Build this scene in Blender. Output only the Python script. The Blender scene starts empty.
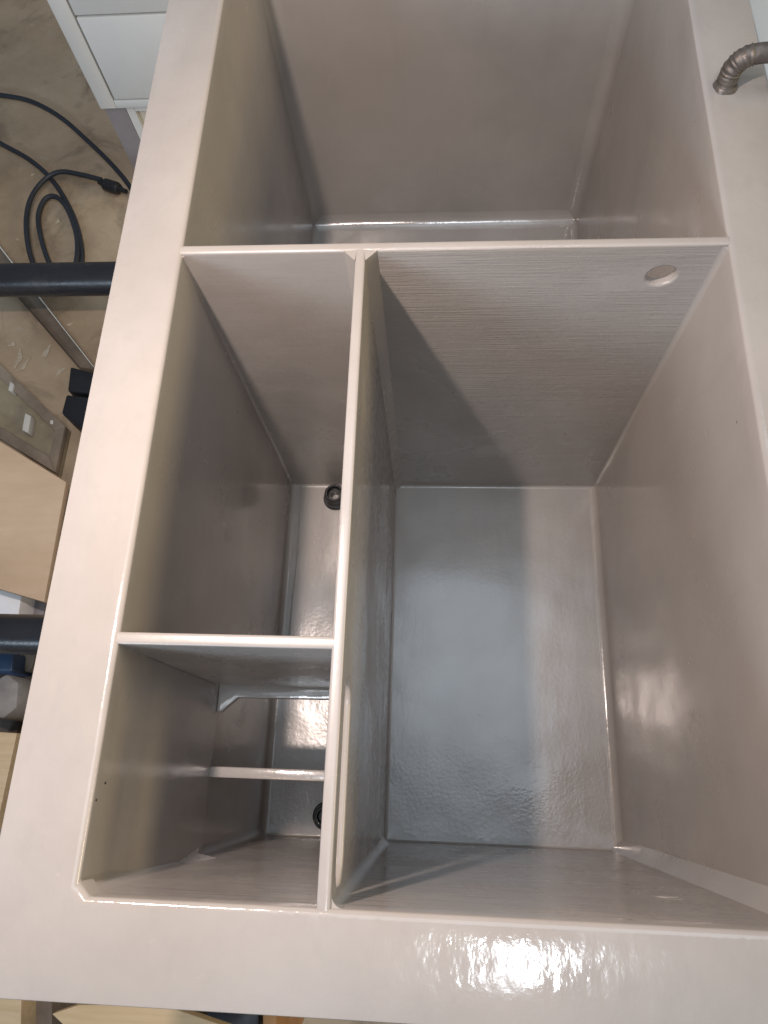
import bpy, bmesh, math, random
from mathutils import Vector, Matrix
random.seed(7)
scene = bpy.context.scene
C = scene.collection
# ------------------------------------------------------------------ camera
RIM = 1.0                       # height of the tank's rim above the workshop floor
CAM = Vector((0, 0, RIM + 0.65))
ROT = Matrix(((0.9972795, -0.0100794, 0.0730202),
              (0.0348876, 0.9371726, -0.3471171),
              (-0.0649338, 0.3487203, 0.9349747)))
FPX = 716.54
cd = bpy.data.cameras.new('camera')
cam = bpy.data.objects.new('camera', cd); C.objects.link(cam)
cam.matrix_world = Matrix.Translation(CAM) @ ROT.to_4x4()
cd.sensor_fit = 'VERTICAL'; cd.sensor_height = 24.0; cd.lens = 24.0 * FPX / 1024
cd.clip_start = 0.02; cd.clip_end = 100
scene.camera = cam
scene.render.resolution_x, scene.render.resolution_y = 768, 1024
# ------------------------------------------------------------------ light
world = bpy.data.worlds.new('World'); scene.world = world; world.use_nodes = True
bg = world.node_tree.nodes['Background']
bg.inputs[0].default_value = (0.72, 0.85, 1.0, 1); bg.inputs[1].default_value = 0.19
def area(name, loc, target, sx, sy, power, col):
    l = bpy.data.lights.new(name, 'AREA'); l.shape = 'RECTANGLE'; l.size = sx; l.size_y = sy
    l.energy = power; l.color = col
    o = bpy.data.objects.new(name, l); C.objects.link(o); o.location = loc
    d = Vector(target) - Vector(loc)
    if abs(d.x) + abs(d.y) > 0.01: o.rotation_euler = d.to_track_quat('-Z', 'Y').to_euler()
    return o
# warm work lamp hanging just above the left flange: throws the partitions' shadows to the right
wl = bpy.data.lights.new('work_lamp', 'POINT'); wl.energy = 40; wl.color = (1.0, 0.82, 0.73); wl.shadow_soft_size = 0.016
wo = bpy.data.objects.new('work_lamp', wl); C.objects.link(wo); wo.location = (-0.33, 0.30, RIM + 0.65)
# cool roof light above the tank
area('roof_light', (0.45, 1.15, RIM + 4.4), (0.45, 1.15, 0), 2.3, 2.7, 46, (0.76, 0.88, 1.0))
# small roof light mirrored in the near flange
area('roof_window', (0.32, -1.40, RIM + 4.3), (0.32, -1.40, 0), 0.32, 1.1, 50, (0.86, 0.93, 1.0))
# open workshop door low on the right: skims over the partitions onto the left wall
area('door_light', (4.6, 0.9, RIM + 1.4), (0, 0.5, RIM), 2.6, 1.5, 120, (1.0, 0.79, 0.44))
# added cool fill, low at near left: whitens the flange and cabinet front
area('cool_fill', (-2.4, -3.8, RIM + 1.3), (0, 0.4, RIM), 1.8, 1.0, 110, (0.70, 0.84, 1.0))
vs = scene.view_settings
vs.view_transform = 'Standard'; vs.look = 'None'; vs.exposure = -0.15; vs.gamma = 1.0; vs.use_curve_mapping = False
# ------------------------------------------------------------------ pixel -> place
def ray(x, y):
    return ROT @ Vector(((x - 384) / FPX, (512 - y) / FPX, -1.0))
def at(x, y, z):                # hit the level z (world)
    d = ray(x, y); return CAM + d * ((z - CAM.z) / d.z)
def at_y(x, y, Y):
    d = ray(x, y); return CAM + d * ((Y - CAM.y) / d.y)
# ------------------------------------------------------------------ materials
class NT:
    def __init__(s, name):
        s.m = bpy.data.materials.new(name); s.m.use_nodes = True
        s.t = s.m.node_tree; s.b = s.t.nodes['Principled BSDF']
        s.tc = s.t.nodes.new('ShaderNodeTexCoord')
    def n(s, typ, **kw):
        k = s.t.nodes.new(typ)
        for a, v in kw.items(): setattr(k, a, v)
        return k
    def l(s, a, b): s.t.links.new(a, b)
    def mapping(s, scale, loc=(0, 0, 0), rot=(0, 0, 0)):
        k = s.n('ShaderNodeMapping'); k.inputs['Scale'].default_value = scale
        k.inputs['Location'].default_value = loc; k.inputs['Rotation'].default_value = rot
        s.l(s.tc.outputs['Object'], k.inputs[0]); return k.outputs[0]
    def noise(s, scale, detail=4, rough=0.55, mp=(1, 1, 1), loc=(0, 0, 0), dist=0.0):
        k = s.n('ShaderNodeTexNoise'); k.inputs['Scale'].default_value = scale
        k.inputs['Detail'].default_value = detail; k.inputs['Roughness'].default_value = rough
        k.inputs['Distortion'].default_value = dist
        s.l(s.mapping(mp, loc), k.inputs['Vector']); return k.outputs[0]
    def ramp(s, src, stops):
        k = s.n('ShaderNodeValToRGB'); e = k.color_ramp.elements
        while len(e) < len(stops): e.new(0.5)
        for q, (p, c) in zip(e, stops):
            q.position = p; q.color = (*c, 1) if len(c) == 3 else c
        s.l(src, k.inputs[0]); return k.outputs[0]
    def rng(s, src, a, b, c, d):
        k = s.n('ShaderNodeMapRange'); k.clamp = True
        for i, v in enumerate((a, b, c, d)): k.inputs[i + 1].default_value = v
        s.l(src, k.inputs[0]); return k.outputs[0]
    def math(s, op, a, b):
        k = s.n('ShaderNodeMath', operation=op)
        for i, v in enumerate((a, b)):
            if isinstance(v, (int, float)): k.inputs[i].default_value = v
            else: s.l(v, k.inputs[i])
        return k.outputs[0]
    def mix(s, fac, a, b, mode='MIX'):
        k = s.n('ShaderNodeMix', data_type='RGBA', blend_type=mode)
        for i, v in ((0, fac), (6, a), (7, b)):
            if isinstance(v, (int, float)): k.inputs[i].default_value = v
            elif isinstance(v, tuple): k.inputs[i].default_value = (*v, 1)
            else: s.l(v, k.inputs[i])
        return k.outputs[2]
    def bump(s, src, strength, dist, prev=None):
        k = s.n('ShaderNodeBump'); k.inputs['Strength'].default_value = strength
        k.inputs['Distance'].default_value = dist; s.l(src, k.inputs['Height'])
        if prev is not None: s.l(prev, k.inputs['Normal'])
        return k.outputs[0]
    def out(s, color=None, rough=None, normal=None, metal=0.0, ior=None):
        b = s.b
        for key, v in (('Base Color', color), ('Roughness', rough)):
            if v is None: continue
            if isinstance(v, (int, float)): b.inputs[key].default_value = v
            elif isinstance(v, tuple): b.inputs[key].default_value = (*v, 1)
            else: s.l(v, b.inputs[key])
        if normal is not None: s.l(normal, b.inputs['Normal'])
        b.inputs['Metallic'].default_value = metal
        if ior: b.inputs['IOR'].default_value = ior
        return s.m

PAINT = (0.385, 0.362, 0.344)
def paint(name, streak=(1, 1, 1), grain=None, grain_strength=0.25, base=PAINT, wave=0.5, rlo=0.12, rhi=0.34, pebble=0.12, patch=None, rscale=7, fine=0.5, ior=1.6, peel=None, low=1.0):
    n = NT(name)
    dark = tuple(c * 0.86 for c in base); lite = tuple(min(1, c * 1.07) for c in base)
    c1 = n.ramp(n.noise(5, 5, 0.6), [(0.3, dark), (0.72, lite)])
    warm = (base[0] * 1.02, base[1] * 0.95, base[2] * 0.86)
    c2 = n.mix(n.rng(n.noise(2.3, 3, 0.5, loc=(3, 1, 2)), 0.42, 0.75, 0, 0.55), c1, warm)
    # thin brush streaks where the coat is lean
    st = n.noise(22, 4, 0.6, mp=streak, loc=(1, 5, 2))
    c3 = n.mix(n.rng(st, 0.55, 0.8, 0, 0.28), c2, tuple(c * 0.78 for c in base))
    # scuffs and pale rubs
    sc = n.noise(38, 6, 0.75, loc=(7, 2, 9), dist=1.2)
    c4 = n.mix(n.rng(sc, 0.66, 0.78, 0, 0.45), c3, tuple(min(1, c * 1.45) for c in base))
    sp = n.noise(95, 2, 0.5, loc=(2, 8, 4))
    c5 = n.mix(n.rng(sp, 0.775, 0.80, 0, 0.6), c4, (0.10, 0.085, 0.07))
    if patch:
        d = n.n('ShaderNodeVectorMath', operation='DISTANCE'); mp = n.mapping((1, 1, 1.7)); n.l(mp, d.inputs[0])
        d.inputs[1].default_value = (patch[0], patch[1], patch[2] * 1.7)
        k = n.math('ADD', d.outputs['Value'], n.rng(n.noise(30, 4, 0.6), 0.3, 0.7, -0.02, 0.02))
        pm = n.rng(k, 0.02, 0.06, 1, 0)
        c5 = n.mix(n.math('MULTIPLY', pm, 0.5), c5, tuple(c * 1.12 for c in base))
    rough = n.rng(n.noise(rscale, 4, 0.6, loc=(4, 4, 1)), 0.35, 0.68, rlo, rhi)
    b = n.bump(n.noise(6, 2, 0.5), wave * low, 0.012)
    b = n.bump(n.noise(26, 3, 0.5, mp=streak), wave * fine, 0.003, b)
    b = n.bump(n.noise(150, 2, 0.5), pebble, 0.0012, b)
    if peel:        # orange peel where the coat went on dry
        sy = n.n('ShaderNodeSeparateXYZ'); n.l(n.tc.outputs['Object'], sy.inputs[0])
        yy = n.math('ADD', sy.outputs[1], n.rng(n.noise(14, 4, 0.6, loc=(6, 1, 1)), 0.3, 0.7, -0.06, 0.06))
        m = n.math('MULTIPLY', n.rng(yy, peel[0] - 0.03, peel[0], 0, 1), n.rng(yy, peel[1], peel[1] + 0.08, 1, 0))
        b = n.bump(n.math('MULTIPLY', n.noise(210, 2, 0.5, loc=(4, 4, 4)), m), 0.16, 0.0016, b)
    if grain:
        g = n.noise(13, 5, 0.65, mp=grain, loc=(2, 2, 2), dist=0.35)
        if patch:
            sx = n.n('ShaderNodeSeparateXYZ'); n.l(n.tc.outputs['Object'], sx.inputs[0])
            g = n.math('MULTIPLY', g, n.rng(sx.outputs[0], -0.09, -0.08, 0.12, 1.0))
        if patch: g = n.math('MULTIPLY', g, n.math('SUBTRACT', 1.0, n.math('MULTIPLY', pm, 0.8)))
        b = n.bump(g, grain_strength, 0.004, b)
    return n.out(c5, rough, b, ior=ior)

M = {}
M['rim'] = paint('grey_paint_flange', streak=(2.2, 1.1, 1), wave=0.13, rlo=0.06, rhi=0.2, pebble=0.12, rscale=16, fine=1.5, low=0.1)
M['wall'] = paint('grey_paint_wall', streak=(1, 1, 0.15), wave=0.22, rlo=0.12, rhi=0.3)
M['floor'] = paint('grey_paint_bottom', streak=(1, 0.15, 1), wave=0.35, rlo=0.13, rhi=0.26, pebble=0.14, ior=1.85, peel=(-0.06, 0.01), rscale=5)
M['divider'] = paint('grey_paint_over_plywood_grain', streak=(0.15, 1, 1), grain=(0.7, 1, 22), grain_strength=0.34, wave=0.3, rlo=0.2, rhi=0.42, patch=(0.215, 0.5565, 0.945))
M['panel'] = paint('grey_paint_partition', streak=(0.3, 0.3, 1), wave=0.18, rlo=0.16, rhi=0.4)
M['near'] = paint('grey_paint_near_wall', streak=(0.12, 1, 1), grain=(0.6, 1, 12), grain_strength=0.3, wave=0.4)
M['filler'] = paint('smooth_filler', base=(0.42, 0.40, 0.385), wave=0.2, rlo=0.25, rhi=0.4)
def simple(name, col, rough, metal=0.0, var=0.18, scale=9, bump=0.2, bscale=60, dirt=None):
    n = NT(name)
    c = n.ramp(n.noise(scale, 6, 0.62), [(0.3, tuple(v * (1 - var) for v in col)), (0.7, tuple(min(1, v * (1 + var)) for v in col))])
    if dirt: c = n.mix(n.rng(n.noise(4.3, 7, 0.7, loc=(3, 3, 3)), 0.52, 0.68, 0, 0.75), c, dirt)
    r = n.rng(n.noise(13, 4, 0.6, loc=(1, 2, 3)), 0.3, 0.7, rough * 0.75, min(1, rough * 1.3))
    return n.out(c, r, n.bump(n.noise(bscale, 4, 0.6), bump, 0.002), metal)
M['black_plastic'] = simple('black_plastic', (0.018, 0.018, 0.02), 0.35)
M['black_box'] = simple('dark_blue_black_plastic', (0.014, 0.014, 0.017), 0.5)
M['cable'] = simple('dark_rubber_cable', (0.025, 0.03, 0.04), 0.5)
M['tube'] = simple('black_painted_steel', (0.022, 0.023, 0.028), 0.3, 0.0, dirt=(0.075, 0.06, 0.05))
M['rebar'] = simple('bare_steel_bar', (0.16, 0.14, 0.125), 0.45, 0.6, var=0.35, scale=40, bump=0.5, bscale=140, dirt=(0.07, 0.05, 0.04))
M['cabinet'] = simple('white_cabinet_paint', (0.68, 0.69, 0.67), 0.35, var=0.06, scale=3)
M['cream'] = simple('cream_panel', (0.60, 0.57, 0.49), 0.4, var=0.06, scale=3)
M['grey_leg'] = simple('grey_board', (0.27, 0.25, 0.26), 0.55, var=0.1)
M['brown_steel'] = simple('brown_beam', (0.15, 0.115, 0.085), 0.6, var=0.3, scale=14, dirt=(0.07, 0.055, 0.045))
M['tray'] = simple('olive_grey_board', (0.30, 0.25, 0.165), 0.55, var=0.22, scale=7, dirt=(0.15, 0.13, 0.10))
M['tray_frame'] = simple('weathered_frame', (0.25, 0.20, 0.15), 0.65, var=0.3, scale=12)
M['pale'] = simple('pale_chip', (0.62, 0.60, 0.54), 0.5, var=0.1)
M['splash'] = simple('dried_paint', (0.52, 0.44, 0.33), 0.5, var=0.3, scale=60)
M['white'] = simple('white_sheet', (0.86, 0.87, 0.88), 0.5, var=0.03)
M['stone'] = simple('grey_stone', (0.27, 0.26, 0.25), 0.8, var=0.3, scale=16, bump=0.6, bscale=30)
M['blue'] = simple('blue_plastic', (0.03, 0.06, 0.12), 0.45)
M['dark_wood'] = simple('dark_timber', (0.06, 0.045, 0.035), 0.7, var=0.3)
M['orange_wood'] = simple('orange_timber', (0.38, 0.19, 0.07), 0.55, var=0.2)
def wood(name, a, b, mp=(1, 14, 14)):
    n = NT(name)
    g = n.noise(6, 5, 0.6, mp=mp, dist=0.4)
    c = n.ramp(g, [(0.3, a), (0.7, b)])
    c = n.mix(n.rng(n.noise(5, 5, 0.6), 0.5, 0.75, 0, 0.35), c, tuple(v * 0.7 for v in a))
    return n.out(c, 0.5, n.bump(g, 0.15, 0.002))
M['ply'] = wood('pale_plywood', (0.56, 0.40, 0.26), (0.63, 0.47, 0.32), (1, 5, 5))
M['ply2'] = wood('yellow_plywood', (0.46, 0.34, 0.19), (0.55, 0.42, 0.26))
def concrete():
    n = NT('stained_concrete')
    c = n.ramp(n.noise(1.6, 7, 0.62), [(0.32, (0.25, 0.185, 0.12)), (0.5, (0.44, 0.335, 0.225)), (0.68, (0.56, 0.44, 0.31))])
    c = n.mix(n.rng(n.noise(4.5, 6, 0.7, loc=(5, 1, 0), dist=0.8), 0.52, 0.70, 0, 0.7), c, (0.13, 0.10, 0.072))
    c = n.mix(n.rng(n.noise(11, 8, 0.8, loc=(2, 6, 0), dist=1.5), 0.58, 0.66, 0, 0.6), c, (0.45, 0.39, 0.30))
    c = n.mix(n.rng(n.noise(42, 3, 0.5, loc=(9, 6, 0)), 0.74, 0.77, 0, 0.8), c, (0.60, 0.57, 0.5))
    r = n.rng(n.noise(5, 5, 0.6, loc=(1, 1, 4)), 0.35, 0.7, 0.42, 0.8)
    b = n.bump(n.noise(14, 6, 0.65), 0.4, 0.006); b = n.bump(n.noise(120, 3, 0.6), 0.3, 0.002, b)
    return n.out(c, r, b)
M['concrete'] = concrete()
# ------------------------------------------------------------------ mesh helpers
def smooth(me, ang=38):
    fl_ = []
    for p in me.polygons:      # broad flat faces keep their own normal, only roundings are smoothed
        vs_ = [me.vertices[i].co for i in p.vertices]
        e = max((vs_[i] - vs_[i - 1]).length for i in range(len(vs_)))
        fl_.append(not (p.area > 0.0004 and p.area / e > 0.0095))
    me.polygons.foreach_set('use_smooth', fl_)
    me.set_sharp_from_angle(angle=math.radians(ang))
def link(name, me, mat, parent=None, sm=True):
    if sm: smooth(me)
    me.materials.clear(); me.materials.append(M[mat] if isinstance(mat, str) else mat)
    o = bpy.data.objects.new(name, me); C.objects.link(o)
    if parent is not None:
        o.parent = parent
        root = parent; off = Vector(parent.location)
        while root.parent: root = root.parent; off = Vector(root.location)
        o.matrix_parent_inverse = Matrix.Translation(-off) if parent.parent is None else Matrix.Identity(4)
    return o
def recentre(o):
    me = o.data; xs = [v.co for v in me.vertices]
    c = Vector(((min(v.x for v in xs) + max(v.x for v in xs)) / 2, (min(v.y for v in xs) + max(v.y for v in xs)) / 2, min(v.z for v in xs)))
    me.transform(Matrix.Translation(-c)); o.location = c
def thing(name, label, cat, loc, group=None):
    o = bpy.data.objects.new(name, None); C.objects.link(o); o.location = loc
    o['label'] = label; o['category'] = cat
    if group: o['group'] = group
    return o
def tag(o, label, cat, group=None):
    o['label'] = label; o['category'] = cat
    if group: o['group'] = group
    recentre(o); return o
def bm_mesh(bm, name='m'):
    bmesh.ops.recalc_face_normals(bm, faces=bm.faces)
    me = bpy.data.meshes.new(name); bm.to_mesh(me); bm.free(); return me
def box(x0, x1, y0, y1, z0, z1, bev=0.0, seg=2):
    bm = bmesh.new()
    bmesh.ops.create_cube(bm, size=1, matrix=Matrix.Translation(((x0 + x1) / 2, (y0 + y1) / 2, (z0 + z1) / 2)) @ Matrix.Diagonal((x1 - x0, y1 - y0, z1 - z0, 1)))
    if bev: bmesh.ops.bevel(bm, geom=bm.edges[:], offset=bev, segments=seg, profile=0.5, affect='EDGES')
    return bm_mesh(bm)
def prism(pts, z0, z1, bev=0.0):          # polygon (x,y) extruded in z
    bm = bmesh.new()
    f = bm.faces.new([bm.verts.new((p[0], p[1], z0)) for p in pts])
    r = bmesh.ops.extrude_face_region(bm, geom=[f])
    for v in r['geom']:
        if isinstance(v, bmesh.types.BMVert): v.co.z = z1
    if bev: bmesh.ops.bevel(bm, geom=bm.edges[:], offset=bev, segments=2, profile=0.5, affect='EDGES')
    return bm_mesh(bm)
def spline_pts(pts, sub=10):
    P = [Vector(p) for p in pts]; out = []
    for i in range(len(P) - 1):
        a, b, c, d = P[max(i - 1, 0)], P[i], P[i + 1], P[min(i + 2, len(P) - 1)]
        for k in range(sub):
            t = k / sub
            out.append(0.5 * ((2 * b) + (c - a) * t + (2 * a - 5 * b + 4 * c - d) * t * t + (3 * b - a - 3 * c + d) * t ** 3))
    out.append(P[-1]); return out
def tube(pts, r, n=12, rf=None):
    bm = bmesh.new(); rings = []
    up = Vector((0, 0, 1))
    for i, p in enumerate(pts):
        t = (pts[min(i + 1, len(pts) - 1)] - pts[max(i - 1, 0)]).normalized()
        s = t.cross(up)
        if s.length < 0.05: s = t.cross(Vector((0, 1, 0)))
        s.normalize(); u = s.cross(t)
        rr = rf(i) if rf else r
        rings.append([bm.verts.new(p + (s * math.cos(a) + u * math.sin(a)) * rr) for a in [2 * math.pi * k / n for k in range(n)]])
        if i and (s - last).length > 1.2:       # keep the seam from flipping
            rings[-1] = rings[-1][n // 2:] + rings[-1][:n // 2]; s = last
        last = s
    for a, b in zip(rings, rings[1:]):
        for k in range(n): bm.faces.new((a[k], a[(k + 1) % n], b[(k + 1) % n], b[k]))
    bm.faces.new(rings[0]); bm.faces.new(rings[-1][::-1])
    return bm_mesh(bm)
def lathe(profile, n=28):                  # (r,z) closed profile about z
    bm = bmesh.new(); cols = []
    for k in range(n):
        a = 2 * math.pi * k / n
        cols.append([bm.verts.new((r * math.cos(a), r * math.sin(a), z)) for r, z in profile])
    m = len(profile)
    for k in range(n):
        a, b = cols[k], cols[(k + 1) % n]
        for j in range(m): bm.faces.new((a[j], b[j], b[(j + 1) % m], a[(j + 1) % m]))
    return bm_mesh(bm)
def plate(outline, holes, thick, bev, mat4):    # flat board with holes and rounded edges
    cu = bpy.data.curves.new('c', 'CURVE'); cu.dimensions = '2D'; cu.fill_mode = 'BOTH'
    cu.extrude = thick / 2 - bev; cu.bevel_depth = bev; cu.bevel_resolution = 3; cu.offset = -bev
    for loop in [outline] + holes:
        s = cu.splines.new('POLY'); s.points.add(len(loop) - 1); s.use_cyclic_u = True
        for q, (a, b) in zip(s.points, loop): q.co = (a, b, 0, 1)
    o = bpy.data.objects.new('tmp', cu); C.objects.link(o)
    bpy.context.view_layer.update()
    me = bpy.data.meshes.new_from_object(o.evaluated_get(bpy.context.evaluated_depsgraph_get()))
    bpy.data.objects.remove(o); bpy.data.curves.remove(cu)
    me.transform(mat4); return me
def circle(cx, cy, r, n=32): return [(cx + r * math.cos(2 * math.pi * k / n), cy + r * math.sin(2 * math.pi * k / n)) for k in range(n)]
XZ = Matrix(((1, 0, 0, 0), (0, 0, -1, 0), (0, 1, 0, 0), (0, 0, 0, 1)))     # (a,b) -> (x,z)
YZ = Matrix(((0, 0, 1, 0), (1, 0, 0, 0), (0, 1, 0, 0), (0, 0, 0, 1)))      # (a,b) -> (y,z)
T = Matrix.Translation
# ------------------------------------------------------------------ setting
bm = bmesh.new()
bmesh.ops.create_grid(bm, x_segments=2, y_segments=2, size=6)
fl = link('workshop_floor', bm_mesh(bm), 'concrete', sm=False); fl['kind'] = 'structure'
def splash(x, y, rx, ry, ang, k):
    c = at(x, y, 0.0); pts = []
    for i in range(22):
        t = 2 * math.pi * i / 22; r = 1 + 0.25 * math.sin(3 * t + k) + 0.15 * math.sin(7 * t + 2 * k) + random.uniform(-0.15, 0.15)
        a, b = rx * r * math.cos(t), ry * r * math.sin(t)
        pts.append((c.x + a * math.cos(ang) - b * math.sin(ang), c.y + a * math.sin(ang) + b * math.cos(ang)))
    link('paint_splash', prism(pts, 0.0005, 0.0022), 'splash', fl, False)
for i, q in enumerate(((19, 359, 0.030, 0.008, 1.5), (24, 366, 0.022, 0.006, 1.1), (47, 352, 0.022, 0.007, 1.3), (60, 372, 0.014, 0.006, 0.8), (12, 345, 0.012, 0.006, 0.3), (58, 222, 0.008, 0.005, 1.0), (18, 240, 0.006, 0.004, 0.0), (70, 325, 0.008, 0.005, 0.5), (33, 175, 0.006, 0.004, 0.6))): splash(*q, i)
# ------------------------------------------------------------------ the tank
XL, XR, YB, YM, YN, YF, XC = -0.2958, 0.3145, 0.5625, 0.1140, -0.1015, 1.2294, -0.0885
XOL, XOR, YON, YOF = -0.3718, 0.3889, -0.177, 1.305
D = 0.692; TH = 0.012; H6 = TH / 2
ZF = RIM - D
tank = thing('partitioned_tank', 'large open grey painted tank with wide flange and inner partitions', 'tank', (0, 0.55, ZF - TH))
def loop8(x0, x1, y0, y1, c):
    return [(x0 + c, y0), (x1 - c, y0), (x1, y0 + c), (x1, y1 - c), (x1 - c, y1), (x0 + c, y1), (x0, y1 - c), (x0, y0 + c)]
def ring_mesh():
    bm = bmesh.new(); loops = []
    def add(off_out, off_in, z, outer):
        if outer: pts = loop8(XOL + off_out, XOR - off_out, YON + off_out, YOF - off_out, 0.008)
        else: pts = loop8(XL - off_in, XR + off_in, YN - off_in, YF + off_in, 0.011)
        loops.append([bm.verts.new((x, y, z)) for x, y in pts])
    r = 0.006
    add(0, 0, RIM - 0.028, True); add(0, 0, RIM - 0.003, True)
    add(0.001, 0, RIM - 0.0008, True); add(0.003, 0, RIM, True)
    for a in (0, 22.5, 45, 67.5, 90):
        t = math.radians(a); add(0, r * (1 - math.sin(t)), RIM - r * (1 - math.cos(t)), False)
    add(0, 0, RIM - 0.028, False)
    for a, b in zip(loops, loops[1:] + loops[:1]):
        for k in range(8): bm.faces.new((a[k], a[(k + 1) % 8], b[(k + 1) % 8], b[k]))
    return bm_mesh(bm)
rim = link('flange', ring_mesh(), 'rim', tank)
zt, zb = RIM - 0.028, ZF - TH
link('side_wall', box(XL - TH, XL, YN - TH, YF + TH, zb, zt), 'wall', tank, False)
link('side_wall', box(XR, XR + TH, YN - TH, YF + TH, zb, zt), 'wall', tank, False)
link('end_wall', box(XL, XR, YN - TH, YN, zb, zt), 'near', tank, False)
link('end_wall', box(XL, XR, YF, YF + TH, zb, zt), 'wall', tank, False)
link('tank_bottom', box(XL, XR, YN, YF, ZF - TH, ZF), 'floor', tank, False)
# partitions
top = RIM - 0.0015
def stadium(a0, a1, b0, b1, n=8):
    r = (b1 - b0) / 2; m = (b0 + b1) / 2; pts = []
    for k in range(n + 1):
        t = -math.pi / 2 + math.pi * k / n; pts.append((a1 - r + r * math.cos(t), m + r * math.sin(t)))
    for k in range(n + 1):
        t = math.pi / 2 + math.pi * k / n; pts.append((a0 + r + r * math.cos(t), m + r * math.sin(t)))
    return pts
cross = link('cross_partition', plate([(XL - 0.003, ZF), (XR + 0.003, ZF), (XR + 0.003, top), (XL - 0.003, top)],
             [circle(0.2575, RIM - 0.053, 0.0165)], TH, 0.0035, T((0, YB, 0)) @ XZ), 'divider', tank)
link('lengthwise_partition', plate([(YN - 0.003, ZF), (YB - H6 + 0.004, ZF), (YB - H6 + 0.004, top - 0.0004), (YN - 0.003, top - 0.0004)],
     [stadium(-0.093, 0.090, RIM - 0.077, RIM - 0.027)], TH, 0.0035, T((XC, 0, 0)) @ YZ), 'panel', tank)
SH = 0.31                                 # level of the shelf ledge in the small front compartment
link('short_partition', plate([(XL - 0.003, RIM - SH), (XC - H6 + 0.004, RIM - SH), (XC - H6 + 0.004, top - 0.0006), (XL - 0.003, top - 0.0006)],
     [], TH, 0.0035, T((0, YM, 0)) @ XZ), 'panel', tank)
# liner and ledges of the small front compartment
yl0, yl1 = YN, YM - H6
lin = prism([(XL - 0.002, RIM - SH - 0.012), (XL + 0.007, RIM - SH - 0.012), (XL + 0.007, RIM - SH), (XL - 0.0005, RIM - 0.05), (XL - 0.002, RIM - 0.05)], yl0 + 0.0005, yl1 - 0.0005)
lin.transform(Matrix(((1, 0, 0, 0), (0, 0, 1, 0), (0, 1, 0, 0), (0, 0, 0, 1)))); lin.flip_normals()
link('liner_panel', lin, 'wall', tank)
gz = RIM - SH - 0.006
xs0, xs1 = XL + 0.0075, XC - H6
link('ledge', prism([(xs0, yl1 + 0.004), (xs0, yl1 - 0.034), (xs0 + 0.006, yl1 - 0.034), (xs0 + 0.026, yl1 - 0.015), (xs1, yl1 - 0.014), (xs1, yl1 + 0.004)],
     gz - 0.012, gz, 0.002), 'floor', tank)
link('ledge', box(xs0 - 0.002, xs1, -0.008, 0.006, gz - 0.014, gz, 0.003), 'floor', tank)
# cove fillets in the corners
def cove(p0, p1, u, v, s, name='fillet', mat='wall', n=5):    # n=1: a flat taped chamfer
    p0, p1, u, v = Vector(p0), Vector(p1), Vector(u), Vector(v)
    prof = [Vector((0, 0, 0)) - (u + v) * 0.002]
    for k in range(n + 1):
        t = math.radians(90 * k / n)
        prof.append(u * s * (1 - math.sin(t)) * 1.0 + v * s * (1 - math.cos(t)))
    bm = bmesh.new()
    A = [bm.verts.new(p0 + q) for q in prof]; B = [bm.verts.new(p1 + q) for q in prof]
    m = len(prof)
    for k in range(m): bm.faces.new((A[k], A[(k + 1) % m], B[(k + 1) % m], B[k]))
    bm.faces.new(A[::-1]); bm.faces.new(B)
    return link(name, bm_mesh(bm), mat, tank)
X, Y, Z = (1, 0, 0), (0, 1, 0), (0, 0, 1)
nX, nY = (-1, 0, 0), (0, -1, 0)
zt2 = RIM - 0.006
xr_, xl_ = XR, XL
cf, cb, cl, cr = YB - H6, YB + H6, XC - H6, XC + H6
# big compartment
cove((cr, cf, ZF), (cr, cf, RIM - 0.0022), X, nY, 0.013, mat='panel', n=1)
cove((xr_, cf, ZF), (xr_, cf, zt2), nX, nY, 0.006)
cove((xr_, YN, ZF), (xr_, YN, zt2), nX, Y, 0.018, n=1)
cove((cr, YN, ZF), (cr, YN, zt2), X, Y, 0.010)
cove((xr_, YN, ZF), (xr_, cf, ZF), nX, Z, 0.014)
cove((cr, YN, ZF), (cr, cf, ZF), X, Z, 0.005)
cove((cr, YN, ZF), (xr_, YN, ZF), Y, Z, 0.004)
cove((cr, cf, ZF), (xr_, cf, ZF), nY, Z, 0.006)
# middle small compartment
cove((cl, cf, ZF), (cl, cf, RIM - 0.0022), nX, nY, 0.013, mat='panel', n=1)
cove((xl_, cf, ZF), (xl_, cf, zt2), X, nY, 0.004)
cove((xl_, YN, ZF), (xl_, cf, ZF), X, Z, 0.009)
cove((xl_, cf, ZF), (cl, cf, ZF), nY, Z, 0.006)
cove((xl_, YN, ZF), (cl, YN, ZF), Y, Z, 0.004)
cove((xl_, YN, ZF), (xl_, YN, zt2), X, Y, 0.013)
# far compartment
cove((xl_, YF, ZF), (xl_, YF, zt2), X, nY, 0.024)
cove((xr_, YF, ZF), (xr_, YF, zt2), nX, nY, 0.024)
cove((xl_, YF, ZF), (xr_, YF, ZF), nY, Z, 0.026, mat='floor')
cove((xl_, cb, ZF), (xl_, YF, ZF), X, Z, 0.014)
cove((xr_, cb, ZF), (xr_, YF, ZF), nX, Z, 0.014)
# resin lump where the liner meets the end wall
bm = bmesh.new()
q = [bm.verts.new(v) for v in ((xs0 - 0.004, YN - 0.001, RIM - SH - 0.012), (xs0 + 0.022, YN - 0.001, RIM - SH - 0.016), (xs0 - 0.004, YN + 0.02, RIM - SH - 0.014), (xs0 - 0.003, YN - 0.001, RIM - 0.22), (xs0 + 0.002, YN + 0.007, RIM - SH + 0.012))]
for a in ((0, 1, 4), (1, 3, 4), (0, 4, 2), (2, 4, 3), (0, 2, 3), (0, 3, 1)): bm.faces.new([q[i] for i in a])
link('resin_lump', bm_mesh(bm), 'filler', tank)
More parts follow.
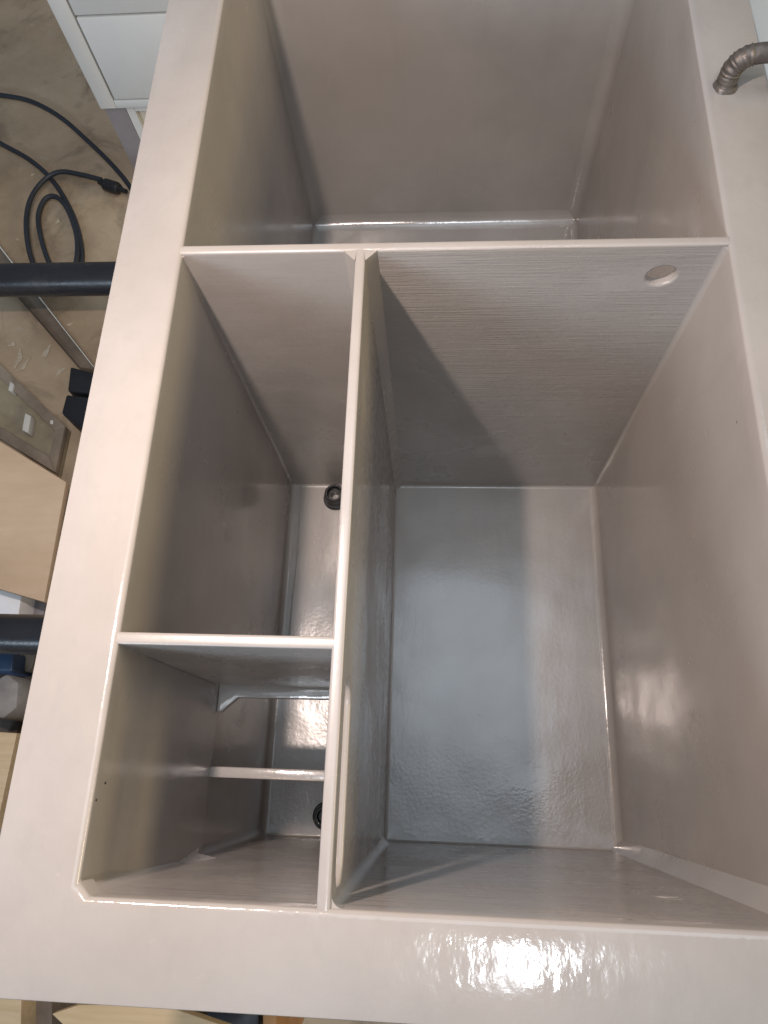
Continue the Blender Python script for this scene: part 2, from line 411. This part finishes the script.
# drain stubs
def drain(x, y, h, r=0.0195):
    me = lathe([(r, 0), (r, h - 0.002), (r - 0.002, h), (r - 0.005, h), (r - 0.006, h - 0.003), (r - 0.006, h - 0.012), (r - 0.011, h - 0.012), (r - 0.011, 0.002), (r - 0.011, 0)])
    me.transform(T((x, y, ZF))); o = link('drain_stub', me, 'black_plastic', tank)
    b = lathe([(r + 0.006, 0), (r + 0.006, 0.004), (r + 0.004, 0.006), (r, 0.006), (r, 0)]); b.transform(T((x, y, ZF)))
    link('collar', b, 'black_plastic', o)
drain(-0.203, 0.526, 0.032)
drain(-0.186, -0.066, 0.028, 0.017)
# resin runs, flakes and beads left on the paint
def at_x(x, y, X):
    d = ray(x, y); return CAM + d * ((X - CAM.x) / d.x)
def run(p, nrm, along, L, W, mat='filler'):
    n_, a_ = Vector(nrm), Vector(along); w_ = n_.cross(a_)
    bm = bmesh.new(); bmesh.ops.create_icosphere(bm, subdivisions=2, radius=1)
    for v in bm.verts:
        k = 1 + 0.35 * math.sin(5 * v.co.x + 9 * p.y) * math.cos(4 * v.co.y + 3 * p.x)
        v.co = p + a_ * (v.co.x * L) + w_ * (v.co.y * W * k) + n_ * (v.co.z * 0.0011)
    link('resin_run', bm_mesh(bm), mat, tank)
for x, y, L in ((199, 446, 0.012), (206, 462, 0.007), (150, 792, 0.006)): run(at_x(x, y, XL), X, Z, L, 0.0016)
run(at_y(667, 897, YN), Y, X, 0.012, 0.0045)
for x, y in ((96, 800), (105, 783)): run(at_x(x, y, XL), X, Z, 0.0011, 0.0011, 'black_plastic')
bead = [at(x, y, ZF + 0.0006) for x, y in ((301, 482), (299, 520), (297, 556), (293, 590), (291, 612), (289, 640))]
link('resin_bead', tube(spline_pts(bead, 8), 0.001, 8, lambda i: 0.0011 + 0.0009 * math.sin(i * 1.9) * math.sin(i * 0.7)), 'filler', tank)
# lifting handle of ribbed bar
hp = [(0.339, 0.788, -0.006), (0.3385, 0.789, 0.010), (0.341, 0.790, 0.026), (0.352, 0.790, 0.037), (0.372, 0.789, 0.041), (0.397, 0.787, 0.041), (0.420, 0.786, 0.035), (0.434, 0.786, 0.018), (0.436, 0.786, -0.01), (0.434, 0.786, -0.09), (0.420, 0.786, -0.13), (0.385, 0.786, -0.145), (0.322, 0.786, -0.146)]
P = spline_pts([(a, b, c + RIM) for a, b, c in hp], 14)
link('lifting_handle', tube(P, 0.0115, 16, lambda i: 0.0108 + (0.0009 * (0.5 + 0.5 * math.sin(i * 1.57 + 0.6 * math.sin(i * 0.37))) + 0.0007 * random.random() if i < 46 else 0.0003 * random.random())), 'rebar', tank)
wb = lathe([(0.0, -0.001), (0.0145, -0.001), (0.0138, 0.002), (0.012, 0.005), (0.0, 0.006)], 20)
for v in wb.vertices: v.co.xy *= 1 + 0.05 * math.sin(5 * math.atan2(v.co.y, v.co.x))
wb.transform(T((0.339, 0.788, RIM)))
link('weld_bead', wb, 'rebar', tank)
# ------------------------------------------------------------------ trestle tubes under the tank
def trestle(y, label):
    r = 0.040; zc = ZF - TH - r - 0.0005
    t = thing('trestle', label, 'trestle', (-0.4, y, 0), 'trestles carrying the tank')
    pts = [Vector((-1.75 + 0.1 * k, y, zc)) for k in range(25)]
    link('tube', tube(pts, r, 40), 'tube', t)
    for x in (-1.62, 0.52):
        for s in (-1, 1):
            b = box(-0.02, 0.02, -0.02, 0.02, 0, zc - 0.01, 0.003)
            sh = Matrix.Identity(4); sh[1][2] = -s * 0.5
            b.transform(T((x, y + s * 0.5 * (zc - 0.01), 0)) @ sh); link('leg', b, 'tube', t)
    return t
trestle(1.118, 'black steel tube trestle beside the coiled cable and white cabinet')
trestle(0.246, 'black steel tube trestle beside the pale plywood sheet')
# ------------------------------------------------------------------ workshop clutter around it
# cabinet
c0 = at(138, 184, 0.0); cx, cy = c0.x, c0.y
zface = at_y(103, 109, cy).z; zgap = at_y(75, 17, cy).z
cab = thing('cabinet', 'white painted cabinet with flat doors on a grey leg', 'cabinet', (cx + 0.4, cy + 0.25, 0))
link('carcass', box(cx, cx + 0.8, cy + 0.019, cy + 0.5, zface, 1.45, 0.002), 'cabinet', cab)
link('face_frame', box(cx, cx + 0.045, cy, cy + 0.0185, zface, 1.45, 0.0015), 'cabinet', cab)
link('face_frame', box(cx + 0.0455, cx + 0.8, cy, cy + 0.0185, zface, zface + 0.022, 0.0015), 'cabinet', cab)
link('door', box(cx + 0.050, cx + 0.42, cy, cy + 0.018, zface + 0.027, zgap - 0.003, 0.002), 'cabinet', cab)
link('door', box(cx + 0.424, cx + 0.795, cy, cy + 0.018, zface + 0.027, zgap - 0.003, 0.002), 'cabinet', cab)
link('drawer_front', box(cx + 0.050, cx + 0.795, cy, cy + 0.018, zgap + 0.003, 1.44, 0.002), 'cabinet', cab)
link('leg', box(cx + 0.004, cx + 0.062, cy + 0.012, cy + 0.45, 0, zface - 0.0005), 'grey_leg', cab)
link('leg', box(cx + 0.738, cx + 0.796, cy + 0.012, cy + 0.45, 0, zface - 0.0005), 'grey_leg', cab)
link('lower_panel', box(cx + 0.0625, cx + 0.7375, cy + 0.03, cy + 0.05, 0.002, zface - 0.0005), 'cream', cab)
link('panel_frame', box(cx + 0.063, cx + 0.085, cy + 0.014, cy + 0.0295, 0.002, zface - 0.001), 'cabinet', cab)
link('panel_frame', box(cx + 0.086, cx + 0.737, cy + 0.014, cy + 0.0295, zface - 0.022, zface - 0.001), 'cabinet', cab)
# cable
def floor_path(px, z=0.009): return [at(x, y, z) for x, y in px]
A = [(-60, 92), (-25, 92), (0, 95), (30, 101), (60, 117), (90, 143), (115, 168), (132, 190), (150, 225)]
o = link('power_cable', tube(spline_pts(floor_path(A), 8), 0.0072, 10), 'cable')
tag(o, 'dark cable arching over the concrete towards the cabinet foot', 'cable')
B = [(-60, 108), (-25, 127), (0, 143), (30, 160), (52, 180), (68, 205), (78, 230), (82, 258), (76, 280), (62, 284), (50, 264), (42, 240), (39, 217), (46, 200), (57, 198), (68, 210), (77, 236), (79, 264), (70, 288), (48, 288), (34, 262), (29, 230), (33, 204), (46, 185), (63, 177), (85, 180), (104, 184)]
pts = floor_path(B)
for i, p in enumerate(pts):
    if i >= 8: p.z += 0.004
    if i >= 17: p.z += 0.012
    if i in (24, 25): p.z += 0.004
cab2 = thing('extension_cable', 'dark coiled extension cable with black plug on the concrete', 'cable', (pts[12].x, pts[12].y, 0))
link('lead', tube(spline_pts(pts, 8), 0.0072, 10), 'cable', cab2)
a, b = at(104, 184, 0.022), at(119, 189, 0.022)
d = (b - a)
plug = [a - d * 0.35, a - d * 0.1, a, a + d * 0.1, a + d * 0.85, a + d * 1.0, a + d * 1.02, a + d * 1.5]
rad = [0.0065, 0.009, 0.011, 0.018, 0.0185, 0.015, 0.009, 0.0065]
link('plug', tube(plug, 0.02, 18, lambda i: rad[i]), 'black_plastic', cab2)
# beam lying on the floor
def quad_px(q, z): return [tuple(at(x, y, z)[:2]) for x, y in q]
bz = 0.05
bmq = [(-70, 156), (96, 369), (77, 366), (-70, 196)]
bm_t = thing('floor_beam', 'brown steel channel beam lying on the stained concrete', 'beam', tuple(at(40, 320, 0)))
e1 = quad_px(bmq, bz)
link('web', prism(e1, 0.0, bz - 0.004, 0.002), 'brown_steel', bm_t)
lip = [e1[0], e1[1], tuple(Vector(e1[1]) * 0.93 + Vector(e1[2]) * 0.07), tuple(Vector(e1[0]) * 0.93 + Vector(e1[3]) * 0.07)]
link('flange_edge', prism(lip, bz - 0.0038, bz + 0.01, 0.001), 'pale', bm_t)
lip2 = [tuple(Vector(e1[2]) * 0.9 + Vector(e1[1]) * 0.1), tuple(Vector(e1[3]) * 0.9 + Vector(e1[0]) * 0.1), e1[3], e1[2]]
link('flange_edge', prism(lip2, bz - 0.0038, bz + 0.004, 0.001), 'dark_wood', bm_t)
# two black plastic boxes
def black_box(q, z, label):
    e = quad_px(q, z); me = prism(e, 0.0, z, 0.006); o = link('plastic_box', me, 'black_box')
    return tag(o, label, 'box', 'black boxes by the beam')
black_box([(70, 366), (120, 380), (115, 396), (67, 391)], 0.12, 'black plastic box butted against the end of the brown beam')
black_box([(66, 394), (112, 400), (105, 440), (84, 432), (61, 413)], 0.12, 'black plastic box with cut corner near the framed hatch')
# framed hatch
hq = [(-70, 297), (66, 427), (56, 473), (-70, 396)]
hz = 0.03
ho = quad_px(hq, hz); cxh = sum(p[0] for p in ho) / 4; cyh = sum(p[1] for p in ho) / 4
hatch = thing('framed_hatch', 'flat olive grey hatch panel with weathered raised frame', 'hatch', (cxh, cyh, 0))
V2 = [Vector(p) for p in ho]
link('panel', prism([tuple(p) for p in V2], 0.001, 0.014), 'tray', hatch)
def inset(i, w):
    n = 4; p = V2[i]; a = (V2[(i - 1) % n] - p).normalized(); b = (V2[(i + 1) % n] - p).normalized()
    s = abs(a.x * b.y - a.y * b.x); return p + (a + b) * (w / s)
I = [inset(i, 0.026) for i in range(4)]
for i in range(4):
    j = (i + 1) % 4
    link('frame_rail', prism([tuple(V2[i]), tuple(V2[j]), tuple(I[j]), tuple(I[i])], 0.0145, 0.034 + 0.0006 * i, 0.0015), 'tray_frame', hatch)
def little(name, q, z0, z1, mat, par): return link(name, prism(quad_px(q, z1), z0, z1, 0.0015), mat, par)
little('latch', [(25, 413), (31, 416), (28, 433), (22, 430)], 0.0143, 0.04, 'pale', hatch)
little('latch', [(10, 381), (14, 384), (12, 392), (8, 390)], 0.0143, 0.04, 'pale', hatch)
little('screw_head', [(50, 420), (53, 420), (53, 424), (50, 424)], 0.034, 0.037, 'pale', hatch)
# plywood sheet on blocks
pz = 0.20
pq = quad_px([(-80, 392), (66, 482), (44, 602), (-80, 566)], pz)
o = link('plywood_sheet', prism(pq, pz - 0.018, pz, 0.0015), 'ply'); tag(o, 'smooth pale plywood sheet propped level beside the tank', 'plywood')
o = link('timber_block', prism(quad_px([(-40, 450), (10, 470), (12, 575), (-40, 560)], pz), 0.0, pz - 0.0185, 0.003), 'dark_wood')
tag(o, 'dark timber block holding up the pale plywood sheet', 'block')
o = link('carton', prism(quad_px([(-14, 581), (22, 592), (18, 618), (-18, 615)], 0.12), 0.0, 0.12, 0.003), 'white'); tag(o, 'small white carton between plywood sheet and black tube', 'carton')
o = link('board_offcut', prism(quad_px([(24, 594), (46, 602), (42, 622), (21, 618)], 0.06), 0.0, 0.06, 0.002), 'grey_leg'); tag(o, 'grey board offcut next to the small white carton', 'board')
# scrap pile beside the near trestle
o = link('plastic_tub', prism(quad_px([(-40, 648), (14, 652), (12, 672), (-40, 668)], 0.10), 0.0, 0.10, 0.006), 'blue'); tag(o, 'blue plastic tub edge showing past the black tube', 'tub')
o = link('board_scrap', prism(quad_px([(12, 654), (36, 655), (30, 672), (14, 670)], 0.05), 0.0, 0.05, 0.002), 'tray_frame'); tag(o, 'brown board scrap beside the blue tub', 'board')
sb = prism(quad_px([(-20, 690), (6, 672), (19, 682), (17, 708), (2, 720), (-20, 712)], 0.16), 0.0, 0.16, 0.012)
o = link('stone_block', sb, 'stone'); tag(o, 'rough grey angular block in the dark scrap gap', 'stone')
o = link('dark_plank', prism(quad_px([(-50, 664), (40, 668), (12, 745), (-50, 745)], 0.02), 0.001, 0.02, 0.002), 'dark_wood'); tag(o, 'dark plank lying under the grey angular block', 'plank')
o = link('yellow_board', prism(quad_px([(-60, 728), (17, 733), (-4, 830), (-60, 830)], 0.25), 0.0, 0.25, 0.002), 'ply2'); tag(o, 'tan timber box side standing by the tank corner', 'board')
# things past the near edge of the tank
o = link('brown_block', prism(quad_px([(-30, 985), (22, 985), (20, 1060), (-30, 1060)], 0.2), 0.0, 0.2, 0.004), 'ply2'); tag(o, 'tan wood block below the near flange corner', 'block')
o = link('dark_block', prism(quad_px([(22, 985), (52, 985), (52, 1060), (22, 1060)], 0.15), 0.0, 0.15, 0.004), 'brown_steel'); tag(o, 'brown block between tan block and plywood offcut', 'block')
o = link('plywood_offcut', prism(quad_px([(52, 1014), (78, 1005), (160, 1004), (248, 1034), (220, 1075), (110, 1070)], 0.30), 0.28, 0.30, 0.001), 'ply2'); tag(o, 'pale plywood offcut poking out below the near flange', 'plywood')
o = link('crate_base', prism(quad_px([(90, 1020), (150, 1015), (190, 1030), (160, 1065), (100, 1060)], 0.28), 0.0, 0.2795, 0.002), 'dark_wood'); tag(o, 'dark wooden crate underneath the plywood offcut', 'crate')
o = link('timber_batten', prism(quad_px([(262, 995), (276, 995), (278, 1070), (264, 1070)], 0.25), 0.0, 0.25, 0.003), 'orange_wood'); tag(o, 'orange brown timber batten under the near flange', 'batten')
o = link('dark_case', prism(quad_px([(190, 985), (260, 988), (258, 1070), (190, 1070)], 0.12), 0.0, 0.12, 0.006), 'black_box'); tag(o, 'dark case on the floor beside the orange batten', 'case')
# white sheet past the far right flange
o = link('white_sheet', prism(quad_px([(735, -60), (860, -60), (860, 120), (770, 90)], 0.4), 0.0, 0.4, 0.004), 'white'); tag(o, 'bright white panel box beyond the handle flange', 'panel')
